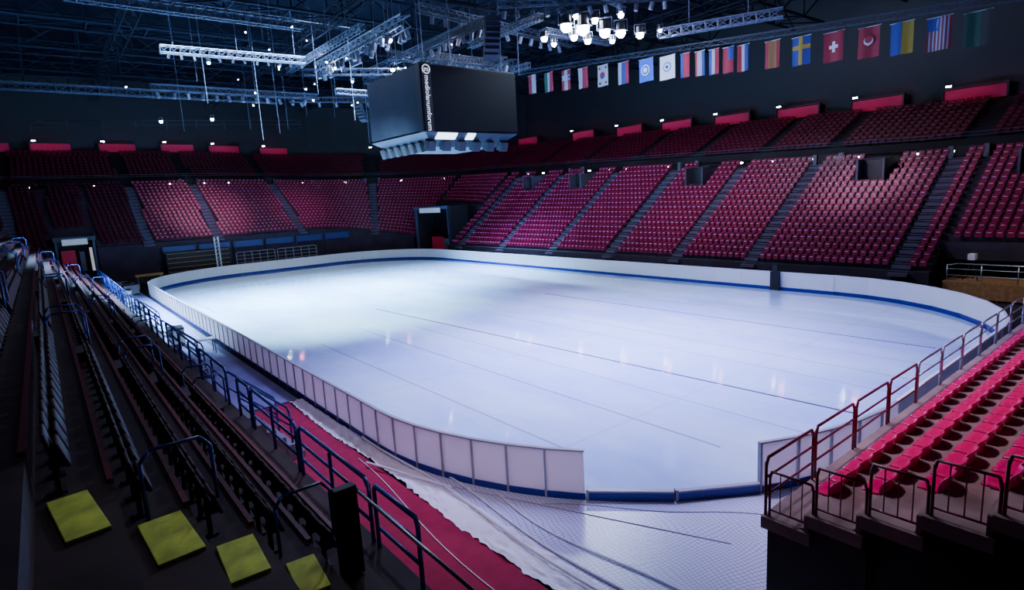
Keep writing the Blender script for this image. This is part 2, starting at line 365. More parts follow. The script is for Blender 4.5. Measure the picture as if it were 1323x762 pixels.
m_sgn=mat('sign_glow',(.6,.65,.7),.5,emis=(.6,.75,.9),es=.22); m_dw=mat('door_glow',(.7,.7,.75),.5,emis=(.75,.8,1),es=.5); m_br=mat('barrier_red_glow',(.6,.01,.07),.5,emis=(.8,.02,.1),es=.05); m_pf=mat('pframe',(.05,.06,.11),.5)  # glow on sign, door and barrier stands in for light in the portal
def portal(s0,s1,d,z0,z1,label):
    x0,y0,_=rp(s0,d); x1,y1,_=rp(s1,d); p0=Vector((x0,y0,0));p1=Vector((x1,y1,0)); L=(p1-p0).length; an=math.atan2(y1-y0,x1-x0)
    r=ob('entrance_portal',None,(x0,y0,0),an,label=label,cat='entrance')
    b=MB(); b.box((.15,-.15,(z0+z1)/2),(.3,.3,z1-z0)); b.box((L-.15,-.15,(z0+z1)/2),(.3,.3,z1-z0)); b.box((L/2,-.15,z1-.2),(L,.4,.4)); ob('frame',b.mesh('f',m_pf),parent=r)
    b=MB(); b.box((L/2,.0-3,(z0+z1)/2),(L,.1,z1-z0)); b.box((.05,-1.5,(z0+z1)/2),(.1,3,z1-z0)); b.box((L-.05,-1.5,(z0+z1)/2),(.1,3,z1-z0)); ob('tunnel',b.mesh('f',m_black),parent=r)
    b=MB(); b.box((L/2,.1,z1-.5),(L*.6,.06,.6)); ob('sign',b.mesh('f',m_sgn),parent=r)
    b=MB(); b.box((L*.68,-1.8,z0+1.1),(L*.34,.1,2.2),0); ob('barrier',b.mesh('f',m_br),parent=r)
    b=MB(); b.box((L*.14,-1.2,z0+1.2),(L*.07,.1,2.4),0); ob('door',b.mesh('f',m_dw),parent=r)
    b=MB(); b.box((L*.36,-1.4,z0+1.0),(L*.12,.1,2.0),0); ob('cabinet',b.mesh('f',m_jamb),parent=r)
    return r
portal(PA,PB,.4,0.1,6.3,'tall dark tunnel entrance with white sign above'); portal(126.3,129.8,.2,1.8,5.4,'small dark tunnel entrance with white sign above')
# ---------------------------------------------------------------- individual seats
def seat_thing(mr,label,group):
    root=ob('folding_seat',None,label=label,cat='seat',group=group); k=[]
    b=MB(); b.box((.30,0,.56),(.04,.44,.30),ry=.18); k.append(ob('backrest',b.mesh('backrest',mr,True,.018),parent=root))
    b=MB(); b.box((.20,0,.44),(.05,.41,.28),ry=.3); k.append(ob('seat_pan',b.mesh('seat_pan',mr,True,.02),parent=root))
    b=MB(); b.box((.28,0,.2),(.05,.06,.42)); b.box((.24,0,.33),(.16,.30,.04)); b.box((.28,0,.012),(.14,.14,.024)); k.append(ob('bracket',b.mesh('bracket',m_black),parent=root))
    return root,k
def seat_open(mr,label,group):
    root=ob('folding_seat',None,label=label,cat='seat',group=group); k=[]
    n=9
    def shell(rows,th,nrm):
        vs=[];fs=[]
        for (x,z,w,dp) in rows:
            for i in range(n):
                u=-1+2*i/(n-1); vs.append((x-dp*u*u*(0 if nrm=='z' else 1), w*u, z+(dp*u*u if nrm=='z' else 0)))
        R_=len(rows)
        for j in range(R_-1):
            for i in range(n-1):
                a=j*n+i; fs.append((a,a+1,a+n+1,a+n))
        m=len(vs); off=(0,0,-th) if nrm=='z' else (th,0,0)
        vs2=[(x+off[0],y,z+off[2]) for x,y,z in vs]; fs2=[tuple(q+m for q in reversed(f)) for f in fs]
        edge=[i for i in range(n)]+[j*n+n-1 for j in range(1,R_)]+[(R_-1)*n+i for i in range(n-2,-1,-1)]+[j*n for j in range(R_-2,0,-1)]
        fe=[(edge[i],edge[(i+1)%len(edge)],edge[(i+1)%len(edge)]+m,edge[i]+m) for i in range(len(edge))]
        return vs+vs2,fs+fs2+fe
    z=-.15
    b=MB(); b.add(*shell([(.29,.38+z,.20,.05),(.30,.46+z,.22,.06),(.315,.54+z,.22,.06),(.33,.60+z,.19,.045),(.335,.625+z,.11,.01)],.025,'x')); k.append(ob('backrest',b.mesh('backrest',mr,True),parent=root))
    b=MB(); b.add(*shell([(.0,.375+z,.12,.01),(.03,.39+z,.185,.02),(.09,.39+z,.21,.035),(.18,.37+z,.215,.045),(.28,.37+z,.20,.05)],.03,'z')); k.append(ob('seat_pan',b.mesh('seat_pan',mr,True),parent=root))
    b=MB(); b.box((.29,0,.10),(.05,.06,.2)); b.box((.18,0,.16),(.22,.05,.04)); b.box((.29,0,.012),(.14,.14,.024)); k.append(ob('bracket',b.mesh('bracket',m_black),parent=root))
    return root,k
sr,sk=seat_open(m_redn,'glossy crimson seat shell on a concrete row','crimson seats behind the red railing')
cnt=0; ZP=2.18
for k,n in enumerate([29,21,15,9,4]):
    for i in range(n):
        place(sr,sk,(1.80+i*.51,-1.58-.66*k,ZP+.28*k),-math.pi/2,(1.05,1.08,1)); cnt+=1
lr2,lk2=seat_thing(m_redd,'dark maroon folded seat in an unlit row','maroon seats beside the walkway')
rest=[]
for k in range(9):
    j=0;y=2.15
    while y<60:
        if not any(abs(y-a)<.6 for a in (11.5,22.5,34,46)):
            p=(-4.22-.65*k,y,2.2+.52*k)
            if k<6 and j<36 and cnt<298: place(lr2,lk2,p,math.pi); cnt+=1; j+=1
            else: rest.append((*p,math.pi))
        y+=.54
seats_stuff('folding_seat',rest,[m_redd,m_redd],'maroon folding seats continuing along dark rows',detail=False,w=.43)
g=ob('near_grandstand',None,label='dark steep terrace beside the walkway',cat='grandstand'); b=MB()
pf=[(-3.35,0),(-3.35,1.7),(-4.05,1.7)]
for k in range(10): pf+=[(-4.05-.65*k,2.2+.52*k),(-4.7-.65*k,2.2+.52*k)]
ys=[-4,60]; v=[(x,y,z) for y in ys for x,z in pf]; n=len(pf); b.add(v,[(i,i+1,n+i+1,n+i) for i in range(n-1)])
ob('terrace',b.mesh('t',m_darkl),parent=g)
m_ed=mat('edge_maroon',(.15,.010,.026),.5)
for k in range(9):
    b=MB(); b.box((-4.07-.65*k,31,2.22+.52*k),(.06,58,.06),0)
    ob('step_edging',b.mesh('t',m_ed),parent=g)
m_sd=mat('stair_d',(.04,.032,.05),.8)
for ya in (11.5,22.5,34,46):
    b=MB()
    for k in range(9): b.box((-3.95-.65*k,ya,2.0+.52*k-.12),(.3,1,.24))
    ob('stairs',b.mesh('t',m_sd),parent=g)
for k,(dx,dy,rz,w_,l_) in zip(range(1,5),[(.04,-.02,-.10,.34,.75),(.03,.0,-.05,.40,.85),(.05,.03,.06,.42,1.0),(-.0,.05,.12,.34,1.05)]):
    ym=MB(); ym.box((0,0,.02),(w_,l_,.04)); 
    ob('stair_tread_mat',ym.mesh('pad',m_ylw,bevel=.008),(-4.05-.65*k-.33+dx,1.32+dy,2.2+.52*k),rz=rz,label='faded yellow-green mat on aisle step',cat='step mat',group='yellow-green aisle mats')
# ---------------------------------------------------------------- railings
def railing(p0,p1,h,bars,npost,r,m,label,group,bal=0):
    p0=Vector(p0);p1=Vector(p1);d=p1-p0; root=ob('railing',None,p0,label=label,cat='railing',group=group)
    b=MB(); U_=Vector((0,0,1))
    b.path([Vector((0,0,h-.12)),U_*h+d*.04,d*.96+U_*h,d+U_*(h-.12)],r,8); ob('top_rail',b.mesh('top',m,True),parent=root)
    for hh in bars:
        b=MB(); b.tube(U_*hh,d+U_*hh,r*.8,6); ob('crossbar',b.mesh('bar',m,True),parent=root)
    pm=MB(); pm.tube((0,0,0),(0,0,h-.06),r,8); pm=pm.mesh('post',m,True)
    for i in range(npost): 
        t=i/(npost-1); ob('post',pm,d*t,parent=root)
    for i in range(1,bal+1):
        b=MB(); b.tube(d*(i/(bal+1))+U_*.1,d*(i/(bal+1))+U_*h,r*.45,5); ob('baluster',b.mesh('bal',m),parent=root)
    return root
GL='blue railings along the walkway'
for a,bb in [(1.45,2.8),(3.0,6.2),(6.4,9.6),(9.8,10.9),(12.1,15.5),(15.7,19),(19.2,21.9),(23.1,26.5),(26.7,30),(30.2,33.4),(34.6,38),(38.2,41.6),(41.8,45.4),(46.6,50),(50.2,54),(54.2,58)]:
    railing((-3.42,a,1.7),(-3.42,bb,1.7),1.05,(.35,.7),3 if bb-a>2 else 2,.036,m_blue,'blue tubular railing at the terrace edge',GL)
for ya in (10.9,12.1,21.9,23.1,33.4,34.6):
    railing((-3.42,ya,1.7),(-2.2,ya,.55),1.0,(.5,),2,.03,m_blue,'blue stair handrail beside walkway steps','blue stair handrails')
hb=MB(); hp=[(0,-.35,0),(0,-.35,.65),(0,-.25,.78),(0,.25,.78),(0,.35,.65),(0,.35,0)]; hb.path(hp,.022,8); hm=hb.mesh('hoop',m_blue,True)
for ya in (10.8,12.2,21.8,23.2,33.3,34.7,45.3):
    for k in (0,2,4,6):
        ob('hoop_rail',hm,(-4.1-.65*k,ya,2.2+.52*k),rz=math.pi/2,label='blue hoop-shaped aisle rail on dark terrace',cat='railing',group='blue hoop rails')
for k in (1,3):
    ob('hoop_rail',hm,(-4.1-.65*k,1.95,2.2+.52*k),rz=math.pi/2,label='blue hoop-shaped aisle rail on dark terrace',cat='railing',group='blue hoop rails')
m_sg2=mat('stairgrey2',(.18,.18,.24),.7)
for ya in (11.5,22.5,34):
    b=MB()
    for i in range(6): b.box((-3.2+.24*i,ya,(1.55-.27*i)/2),(.26,1.1,1.55-.27*i))
    ob('stairs',b.mesh('s',m_sg2),label='grey steps from terrace down to walkway',cat='stairs',group='walkway stairs')
r=ob('glass_barrier',None,(-4.25,1.7,2.2),label='black post with clear panel and steel top rail',cat='barrier')
b=MB(); b.box((-.05,0,.64),(.30,.14,1.24)); ob('post',b.mesh('p',m_black,bevel=.01),parent=r)
b=MB(); b.tube((.12,-.05,1.15),(.35,-2.6,.8),.022,8); ob('top_rail',b.mesh('p',m_steel,True),parent=r)
m_glass=mat('glass',(.4,.5,.8),.1); m_glass.node_tree.nodes['Principled BSDF'].inputs['Alpha'].default_value=.12
b=MB(); b.add([(.12,-.05,.1),(.35,-2.6,.02),(.35,-2.6,.8),(.12,-.05,1.15)],[(0,1,2,3)]); ob('panel',b.mesh('p',m_glass),parent=r)
# right near stand
g=ob('near_end_grandstand',None,label='brown concrete row platforms with dark boarded underside',cat='grandstand'); b=MB()
XE=.85
for k in range(9):
    b.box((16,-1.55-.66*k-.02,ZP+.28*k-.09),(2*(16-XE+.05),.70,.18))
    if k: b.box((16,-1.22-.66*k+.02,ZP+.28*k-.16),(2*(16-XE+.02),.06,.26))
ob('terrace',b.mesh('t',m_conb),parent=g)
b=MB(); b.box((16,-1.30,1.0),(2*(16-XE-.05),.05,1.98)); ob('skirt',b.mesh('t',m_black),parent=g)
b=MB(); x0,x1=XE+.03,XE+.08
b.add([(x0,-1.3,0),(x0,-7.2,0),(x0,-7.2,4.4),(x0,-1.3,2.0),(x1,-1.3,0),(x1,-7.2,0),(x1,-7.2,4.4),(x1,-1.3,2.0)],[(0,1,2,3),(4,7,6,5),(0,4,5,1),(0,3,7,4),(3,2,6,7),(1,5,6,2)]); ob('skirt',b.mesh('t',m_black),parent=g)
m_sup=mat('sup',(.03,.006,.015),.5)
for y in (-2.6,-3.9,-5.2):
    b=MB(); b.box((XE-.01,y,(1.9+(-y-1.5)*.42)/2),(.06,.08,1.7+(-y-1.5)*.42)); ob('support',b.mesh('t',m_sup),parent=g)
GR='dark red railings of the seat platform'
for k in range(6):
    railing((XE+.05,-1.3-.66*k,ZP+.28*k),(XE+.05,-1.92-.66*k,ZP+.28*k),.70,(.10,),2,.019,m_railr,'dark red railing panel with thin balusters',GR,bal=3)
x=XE+.05
for i in range(12):
    mm=m_railr if i<4 else m_steel
    railing((x,-1.24,ZP),(x+1.5,-1.24,ZP),.88,(.30,.58),2,.023,mm,'dark red front railing section of seat platform' if i<4 else 'grey steel front railing section of seat platform',GR)
    x+=1.6
# ---------------------------------------------------------------- scoreboard
sc=ob('scoreboard',None,(11.4,25,0),label='large dark four-sided video scoreboard hanging above the ice',cat='scoreboard')
b=MB(); b.box((3.5,3.5,12.93),(6.9,6.9,3.8)); ob('body',b.mesh('b',m_black),parent=sc)
b=MB(); b.box((3.8,-.0,12.93),(6.3,.1,3.6)); ob('screen',b.mesh('b',m_screen),parent=sc,label='dark switched-off front screen')
b=MB(); b.box((0,3.5,12.93),(.1,6.7,3.6)); ob('screen',b.mesh('b',m_screen2),parent=sc,label='grey switched-off side screen')
b=MB(); b.box((.32,-.02,12.93),(.6,.1,3.85)); b.box((-.03,.25,12.93),(.08,.45,3.85)); ob('corner_panel',b.mesh('b',m_black),parent=sc)
b=MB(); v=[(0,0,11),(7,0,11),(7,7,11),(0,7,11),(1.1,1.1,10.25),(5.9,1.1,10.25),(5.9,5.9,10.25),(1.1,5.9,10.25)]
b.add(v,[(0,1,5,4),(1,2,6,5),(2,3,7,6),(3,0,4,7),(4,5,6,7)]); ob('lower_skirt',b.mesh('b',m_skirt),parent=sc)
m_spk=mat('spk',(.016,.018,.028),.6)
for i in range(6):
    b=MB(); b.box((.7+i*1.1,.7,10.3),(.55,.5,.6),0,rx=.35); ob('speaker',b.mesh('b',m_spk,bevel=.03),parent=sc)
    b=MB(); b.box((.7,1.7+i*.95,10.3),(.5,.5,.6),0,ry=-.3); ob('speaker',b.mesh('b',m_spk,bevel=.03),parent=sc)
m_lit=mat('lit',(.8,.9,1),.5,emis=(.75,.88,1),es=3.5)
for x,w in ((1.55,1.4),(3.3,.6)):
    b=MB(); b.box((x,.15,10.8),(w,.06,.5),0,rx=.9); ob('lit_panel',b.mesh('b',m_lit),parent=sc)
for x,y in ((.6,.6),(6.4,.6),(.6,6.4),(6.4,6.4)): 
    b=MB(); b.tube((x,y,14.8),(x,y,24.9),.03); ob('hanging_cable',b.mesh('b',m_truss),parent=sc)
def text(s,size,loc,rot,m,parent,name='lettering'):
    cu=bpy.data.curves.new('t','FONT'); cu.body=s; cu.size=size; cu.extrude=.01; cu.align_y='CENTER'
    o=bpy.data.objects.new('t',cu); C.objects.link(o); bpy.context.view_layer.update()
    me=bpy.data.meshes.new_from_object(o.evaluated_get(bpy.context.evaluated_depsgraph_get())); bpy.data.objects.remove(o)
    me.materials.clear(); me.materials.append(m); t=ob(name,me,loc,parent=parent); t.rotation_euler=rot; return t
m_let=mat('letter',(.9,.9,.95),.5,emis=(.9,.95,1),es=.8)
text('mediolanumforum',.42,(.32,-.09,14.15),(math.pi/2,math.pi/2,0),m_let,sc)
b=MB(); pts=[(.32+.24*math.cos(a),-.09,14.48+.24*math.sin(a)) for a in np.linspace(0,2*math.pi,25)]; b.path(pts,.03,5); ob('emblem',b.mesh('e',m_let),parent=sc)
text('m',.4,(.17,-.09,14.48),(math.pi/2,0,0),m_let,sc,'emblem_letter')
# ---------------------------------------------------------------- trusses
def truss(p0,p1,w,n,r,m,label,group=None,name='lighting_truss'):
    p0=Vector(p0);p1=Vector(p1);d=p1-p0;dn=d.normalized();side=dn.cross(Vector((0,0,1))).normalized()*w/2;up=Vector((0,0,w/2))
    root=ob(name,None,p0,label=label,cat='truss',group=group); cs=[side+up,-side+up,-side-up,side-up]
    b=MB(); [b.tube(c,d+c,r) for c in cs]; ob('chord',b.mesh('c',m),parent=root)
    b=MB()
    for i in range(n):
        a=d*(i/n);e=d*((i+1)/n)
        for j in range(4):
            c0,c1=cs[j],cs[(j+1)%4]
            b.tube(a+c0,e+c1,r*.6,4); b.tube(a+c0,a+c1,r*.6,4)
    ob('lattice',b.mesh('c',m),parent=root); return root
truss((1.2,41.2,18),(10.7,40.5,18),.45,16,.04,m_truss,'grey lattice lighting truss under the roof')
truss((10.7,38,17),(10.7,25,17),.6,16,.045,m_truss,'grey lattice lighting truss beside the scoreboard')
truss((26.7,20,17),(29.8,13.2,17),.5,10,.045,m_truss,'grey lattice truss above the flags')
truss((19,27,19.6),(28,19.5,19.4),.4,14,.035,m_trussd,'dim lattice truss carrying bright floodlights')
rg=random.Random(11)
for (a,bb,w) in [((2,52,17.5),(16,52,17.5),.45),((20,50,19),(30,50,19),.6),((20,30,19.5),(20,49,19.5),.5),((26,34,18),(26,48,18),.5),((14,14,20),(30,14,20),.6),((16,60,18.5),(34,54,18.5),.5),
   ((16,33,17.4),(23,33,17.4),.5),((16,37,18.2),(24,37,18.2),.6),((17.5,31,16.6),(17.5,42,16.6),.4),((22.5,31,17.2),(22.5,44,17.2),.5),((0,30,19.6),(9,30,19.6),.6),((-4,36,19.2),(9,36,19.2),.6),((-8,58,18),(14,58,18),.6),((14,43,16.4),(24,43,16.4),.4),((12,20,20.1),(28,24,20.1),.5),((23,27,18.4),(30,27,18.4),.4),((17,26,18),(17,34,18),.4),
   ((14,29,19.2),(30,31,19.2),.5),((13,47,18.6),(29,40,18.6),.5),((24,30,16.8),(24,38,16.8),.35),((19,35,16),(25,39,16),.35),((12,33,18.8),(12,48,18.8),.4),((20,24,18.2),(20,32,18.2),.4)]:
    truss(a,bb,w,22,.04,m_trussd,'dim lattice rigging truss in the dark roof','rigging trusses','rigging_truss')
for i,y in enumerate(range(-6,80,9)):
    truss((-17,y,22),(50,y,22),2.6,18,.11,m_roof,'deep dark steel roof truss','roof trusses','roof_truss')
for i,x in enumerate((0,12,24,36)):
    truss((x,-10,20.6),(x,78,20.6),.9,30,.05,m_roof,'long dark catwalk truss under the roof','catwalk trusses','catwalk_truss')
def sph(b,c,r,mi=0,nu=12,nv=6):
    vs=[];
    for j in range(nv+1):
        t=math.pi*j/nv
        for i in range(nu):
            a=2*math.pi*i/nu; vs.append((c[0]+r*math.sin(t)*math.cos(a),c[1]+r*math.sin(t)*math.sin(a),c[2]+r*math.cos(t)))
    b.add(vs,[(j*nu+i,j*nu+(i+1)%nu,(j+1)*nu+(i+1)%nu,(j+1)*nu+i) for j in range(nv) for i in range(nu)],mi)
fl=ob('floodlight',None,label='bright round floodlight hanging from a truss',cat='light',group='floodlights'); fkk=[]
b=MB(); b.tube((0,0,.05),(0,0,.38),.18,12); b.tube((0,0,.05),(0,0,.1),.24,12); fkk.append(ob('housing',b.mesh('h',m_black),parent=fl))
b=MB(); sph(b,(0,0,-.02),.19); fkk.append(ob('lens',b.mesh('h',m_lamp,True),parent=fl))
b=MB(); b.box((0,0,.5),(.06,.56,.04)); b.box((0,.27,.28),(.06,.03,.45)); b.box((0,-.27,.28),(.06,.03,.45)); fkk.append(ob('yoke',b.mesh('h',m_truss),parent=fl))
FL=[(22.5,24.3,18.0,1.9),(23.4,23.6,17.8,2.1),(23.6,23.4,17.0,1.1),(24.5,22.7,17.5,1.8),(25.3,22,17.4,1.6),(26.3,21.2,17.2,1.3),(21.3,25.2,17.3,1.1),(25.6,22.2,18.6,1),(21.8,24.8,16.9,.8),(27.3,20.3,17.4,.7),(22.9,24.0,17.3,1.2),(24.0,23.1,18.3,1.2),(24.9,22.4,16.9,.8),(23.0,23.9,18.6,.9),(10.7,27,16.4,.7),(10.7,35,16.4,.6),(14,33,16.2,.7),(4,40.8,17.3,.5),(20,45,17,.6),(17,30,17.5,.5),(7,55,15.5,.7),(3,56,15.3,.7),(16,44,17.5,.5),(19,38,17.3,.45),(21,36,17.3,.45),(0,50,17,.3),(9,48,16.8,.35),(13,47,17.2,.35)]
for i in range(26):
    FL.append((rg.uniform(6,27),rg.uniform(28,56),rg.uniform(16.6,19.5),rg.choice((.18,.22,.28,.34))))
for (x,y,z,s_) in FL: place(fl,fkk,(x,y,z),.7,(s_,s_,s_))
cr=ob('stage_light',None,label='grey can spotlight clamped to truss',cat='light',group='truss spotlights')
b=MB(); b.tube((0,0,-.55),(.1,.1,-.1),.14,10); ck=[ob('housing',b.mesh('h',mat('can',(.10,.11,.16),.5,.2)),parent=cr)]
b=MB(); b.tube((0,0,-.2),(0,0,.1),.03,6); ck.append(ob('clamp',b.mesh('h',m_black),parent=cr))
for i in range(24): place(cr,ck,(10.7+rg.choice((-.3,.3)),25.3+i*.54,16.65),rg.random()*6)
for i in range(12): place(cr,ck,(1.6+i*.8,41.1-i*.06,17.75),rg.random()*6,(.6,.6,.6))
for i in range(12): place(cr,ck,(2.5+i*1.1,52,17.2),rg.random()*6)
for i in range(12): place(cr,ck,(26,34.5+i*1.1,17.7),rg.random()*6)
for i in range(12): place(cr,ck,(19.2+i*.75,26.8-i*.62,19.2),rg.random()*6)
for i in range(10): place(cr,ck,(17+i*1.7,59-i*.5,18.2),rg.random()*6)
for i in range(14): place(cr,ck,(17.5,31+i*.8,16.3),rg.random()*6)
for i in range(10): place(cr,ck,(16+i*.7,33,17.1),rg.random()*6)
for i in range(12): place(cr,ck,(22.5,31+i*1.05,16.9),rg.random()*6)
for i in range(10): place(cr,ck,(17,26+i*.8,17.8),rg.random()*6)
for i in range(12): place(cr,ck,(15+i*1.2,29.1+i*.16,18.9),rg.random()*6)
hc=MB(); hc.tube((0,0,0),(0,0,1),.02,5); hcm=hc.mesh('cable',m_truss)
CBL=[(2,41.2,18.2),(6,40.9,18.2),(10,40.6,18.2),(10.7,27,17.3),(10.7,36,17.3),(22,24.5,19.7),(26,21.2,19.7),(27.5,18.2,17.2),(29,15,17.2),(4,52,14),(12,52,14),(26,40,15),(8,44,12.5),(20,50,13),(16,36,15),(19,33,16),(23,30,16),(15,42,14)]
for i in range(22): CBL.append((rg.uniform(4,27),rg.uniform(28,60),rg.uniform(15,18)))
for (x,y,z) in CBL:
    o=ob('rigging_cable',hcm,(x,y,z),label='thin dark cable hanging from the roof',cat='cable',group='rigging cables'); o.scale=(1,1,24.9-z)
la=ob('line_array',None,label='curved hanging stack of dark loudspeakers',cat='loudspeaker',group='hanging loudspeakers'); lak=[]
for i in range(7):
    b=MB(); b.box((.04*i*i*.5,0,-.32*i),(.5,.9,.28),0,ry=.09*i); lak.append(ob('cabinet',b.mesh('c',m_spk),parent=la))
for (x,y,a) in [(20,52,.3),(28,40,2),(16,24,1.2)]: place(la,lak,(x,y,17.5),a)
railing((-6,74,16.4),(22,74,17.4),1.0,(.5,),10,.04,m_trussd,'dim horizontal pipe railing of a suspended catwalk','catwalk railings')
# ---------------------------------------------------------------- flags
def fm(n,c): return mat('flag_'+n,tuple(v*.34 for v in c),.8)
cR=fm('red',(.5,.01,.05));cW=fm('white',(.55,.58,.75));cB=fm('blue',(.02,.05,.45));cY=fm('yellow',(.6,.45,.03));cK=fm('black',(.02,.02,.02));cL=fm('lightblue',(.01,.16,1.1));cG=fm('green',(.02,.12,.07));cO=fm('orange',(.55,.28,.08))
cWb=fm('bright_white',(1.2,1.25,1.5))
FH=1.75
def flag(y,base,rects,label,disc=None,FW=1.15):
    z=14.5+(y-6.1)*.096; root=ob('flag',None,(33,y,z),label=label,cat='flag',group='national flags')
    def wav(u): return .07*math.sin(u*7+y)
    def cloth(y0,y1,z0,z1,off,m,nm):
        b=MB(); n=8; vs=[]
        for i in range(n+1):
            u=y0+(y1-y0)*i/n
            for zz in(z0,z1): vs.append((wav(u)*(1-.5*zz)-off,(.5-u)*FW,(zz-.5)*FH))
        b.add(vs,[(2*i,2*i+2,2*i+3,2*i+1) for i in range(n)]); return ob(nm,b.mesh(nm,m,True),parent=root)
    cloth(0,1,0,1,0,base,'cloth')
    for (m,y0,y1,z0,z1) in rects: cloth(y0,y1,z0,z1,.012,m,'stripe')
    if disc:
        for j,(m,rad,cz) in enumerate(disc):
            b=MB(); n=20; vs=[(-.08-.01*j,0,(cz-.5)*FH)]+[(-.08-.01*j,rad*math.cos(t),(cz-.5)*FH+rad*math.sin(t)) for t in np.linspace(0,2*math.pi,n,endpoint=False)]
            b.add(vs,[(0,1+i,1+(i+1)%n) for i in range(n)]); ob('emblem',b.mesh('e',m),parent=root)
    b=MB(); b.tube((0,-FW/2-.05,FH/2),(0,FW/2+.05,FH/2),.02,6); ob('rod',b.mesh('r',m_steel),parent=root)
flag(39.9,cR,[(cW,.5,1,0,1)],'dim red and white hanging flag')
flag(37.5,cR,[(cG,0,.33,0,1),(cW,.33,.66,0,1)],'green white and red hanging flag')
flag(35.1,cR,[(cW,.3,.6,0,1),(cW,0,1,.5,.75),(cB,.38,.52,0,1),(cB,0,1,.57,.68)],'red flag with blue and white cross')
flag(33.0,cR,[(cW,0,.5,0,1)],'vertical white and red hanging flag')
flag(30.6,cW,[(cK,.1,.25,.1,.2),(cK,.75,.9,.8,.9),(cK,.1,.25,.8,.9),(cK,.75,.9,.1,.2)],'white flag with red and blue disc',disc=[(cR,.28,.5),(cB,.18,.44)])
flag(28.3,cB,[(cW,0,.33,0,1),(cR,.66,1,0,1)],'white blue and red hanging flag')
flag(26.0,cL,[],'light blue flag with white round emblem',disc=[(cWb,.42,.5),(cL,.34,.5),(cWb,.2,.5)],FW=1.4)
flag(23.9,cWb,[],'white flag with round grey-blue emblem',disc=[(cL,.36,.52),(cWb,.28,.52),(cB,.13,.52)],FW=1.4)
flag(22.3,cR,[(cB,0,.33,0,1)],'blue and red hanging flag',FW=.8)
flag(21.05,cW,[(cR,0,.25,0,1),(cB,.7,1,0,1)],'white hanging flag with red and blue edges',FW=.8)
flag(19.9,cB,[(cW,.33,.66,0,1),(cR,.66,1,0,1)],'blue white red tricolour hanging flag',FW=.8)
flag(18.75,cR,[(cB,.5,1,.5,1)],'red flag with dark blue canton',FW=.8)
flag(17.6,cB,[(cW,.33,.66,0,1),(cR,.0,.33,0,1)],'red white blue hanging flag',FW=.8)
flag(15.5,cR,[(cO,.25,.75,0,1)],'red and orange-yellow striped hanging flag',FW=1.0)
flag(13.6,cB,[(cY,.38,.6,0,1),(cY,0,1,.55,.70)],'blue flag with yellow cross')
flag(11.6,cR,[(cWb,.42,.58,.32,.68),(cWb,.26,.74,.445,.555)],'red flag with white cross')
flag(9.6,cR,[],'red flag with white crescent',disc=[(cWb,.26,.55),(cR,.21,.59),(cWb,.06,.42)])
flag(7.9,cY,[(cB,0,.5,0,1)],'vertical blue and yellow hanging flag')
flag(6.1,cR,[(cW,.15*i+.08,.15*i+.15,0,1) for i in range(6)]+[(cB,.0,.5,.6,1)],'red and white striped flag with blue canton')
flag(4.4,cK,[(cG,.0,.6,0,1)],'dark green hanging flag')
truss((33,2,15.4),(33,42,19.2),.35,50,.02,m_trussd,'long thin truss carrying the flags',name='flag_truss')
# ---------------------------------------------------------------- decks and clutter
r=ob('camera_platform',None,(32,-6,0),label='wooden topped platform behind the boards',cat='platform')
b=MB(); b.box((1.4,5.5,.95),(2.4,11,.1)); ob('deck',b.mesh('d',m_wood),parent=r)
b=MB(); b.box((.22,5.5,.5),(.05,10.9,.8)); ob('fascia',b.mesh('d',m_wood),parent=r)
for x in(.3,2.5):
    for y in(.3,3,6,8.5,10.8):
        b=MB(); b.box((x,y,.45),(.08,.08,.9)); ob('leg',b.mesh('d',m_steel),parent=r)
railing((32.3,-6,1),(32.3,4.8,1),1.0,(.35,.7),8,.03,m_steel,'grey steel railing around wooden platform','platform railings')
for (x,y) in ((33.4,1.2),(33.2,3.9)):
    r=ob('camera_tripod',None,(x,y,1.0),label='white equipment on a dark tripod on wooden platform',cat='tripod',group='platform tripods')
    b=MB(); [b.tube((0,0,1.1),(.4*math.cos(a),.4*math.sin(a),0),.03) for a in (0,2.1,4.2)]; ob('legs',b.mesh('t',m_black),parent=r)
    b=MB(); b.box((0,0,1.3),(.5,.35,.35)); ob('body',b.mesh('t',m_sheet,bevel=.03),parent=r)
x0=3.5; r=ob('telescopic_stand',None,(x0,66.9,0),label='folded retractable seating with wooden edges',cat='seating')
b=MB(); b.box((3,.3,1.5),(6.4,.6,3.0)); ob('body',b.mesh('b',m_black),parent=r)
for i in range(5): 
    b=MB(); b.box((3,-.05,.9+.5*i),(6.2,.14,.06)); ob('slat',b.mesh('b',m_wood),parent=r)
for x0,x1 in ((10.2,14.5),(14.8,19.5)):
    railing((x0,66.4,0),(x1,66.4,0),2.4,(1.2,1.6,2.0),6,.04,m_frame,'pale steel railing below the end seats','pale end railings',bal=0)
m_bar=mat('barrier_blue',(.01,.02,.14),.5)
for i in range(6):
    r=ob('crowd_barrier',None,(3.2+i*3.6,67.6,0),label='dark blue barrier panel below the end seats',cat='barrier',group='blue barriers below seats')
    b=MB(); b.box((1.6,0,3.3),(3.3,.06,.7)); ob('panel',b.mesh('b',m_bar),parent=r)
    for xx in (.05,3.15):
        b=MB(); b.box((xx,0,1.8),(.08,.08,3.6)); ob('post',b.mesh('b',m_navy),parent=r)
r=ob('bench',None,(1.0,62.6,0),label='small orange wooden bench beside rink corner',cat='bench')
b=MB(); b.box((0,0,1.3),(2.4,.6,.2)); ob('seat',b.mesh('b',mat('bench_y',(.7,.45,.12),.5)),parent=r)
for x in(-1,1): 
    b=MB(); b.box((x,0,.6),(.1,.5,1.2)); ob('leg',b.mesh('b',m_steel),parent=r)
cc=ob('equipment_case',None,label='grey equipment case on wheels beside rink corner',cat='case',group='equipment cases'); ck2=[]
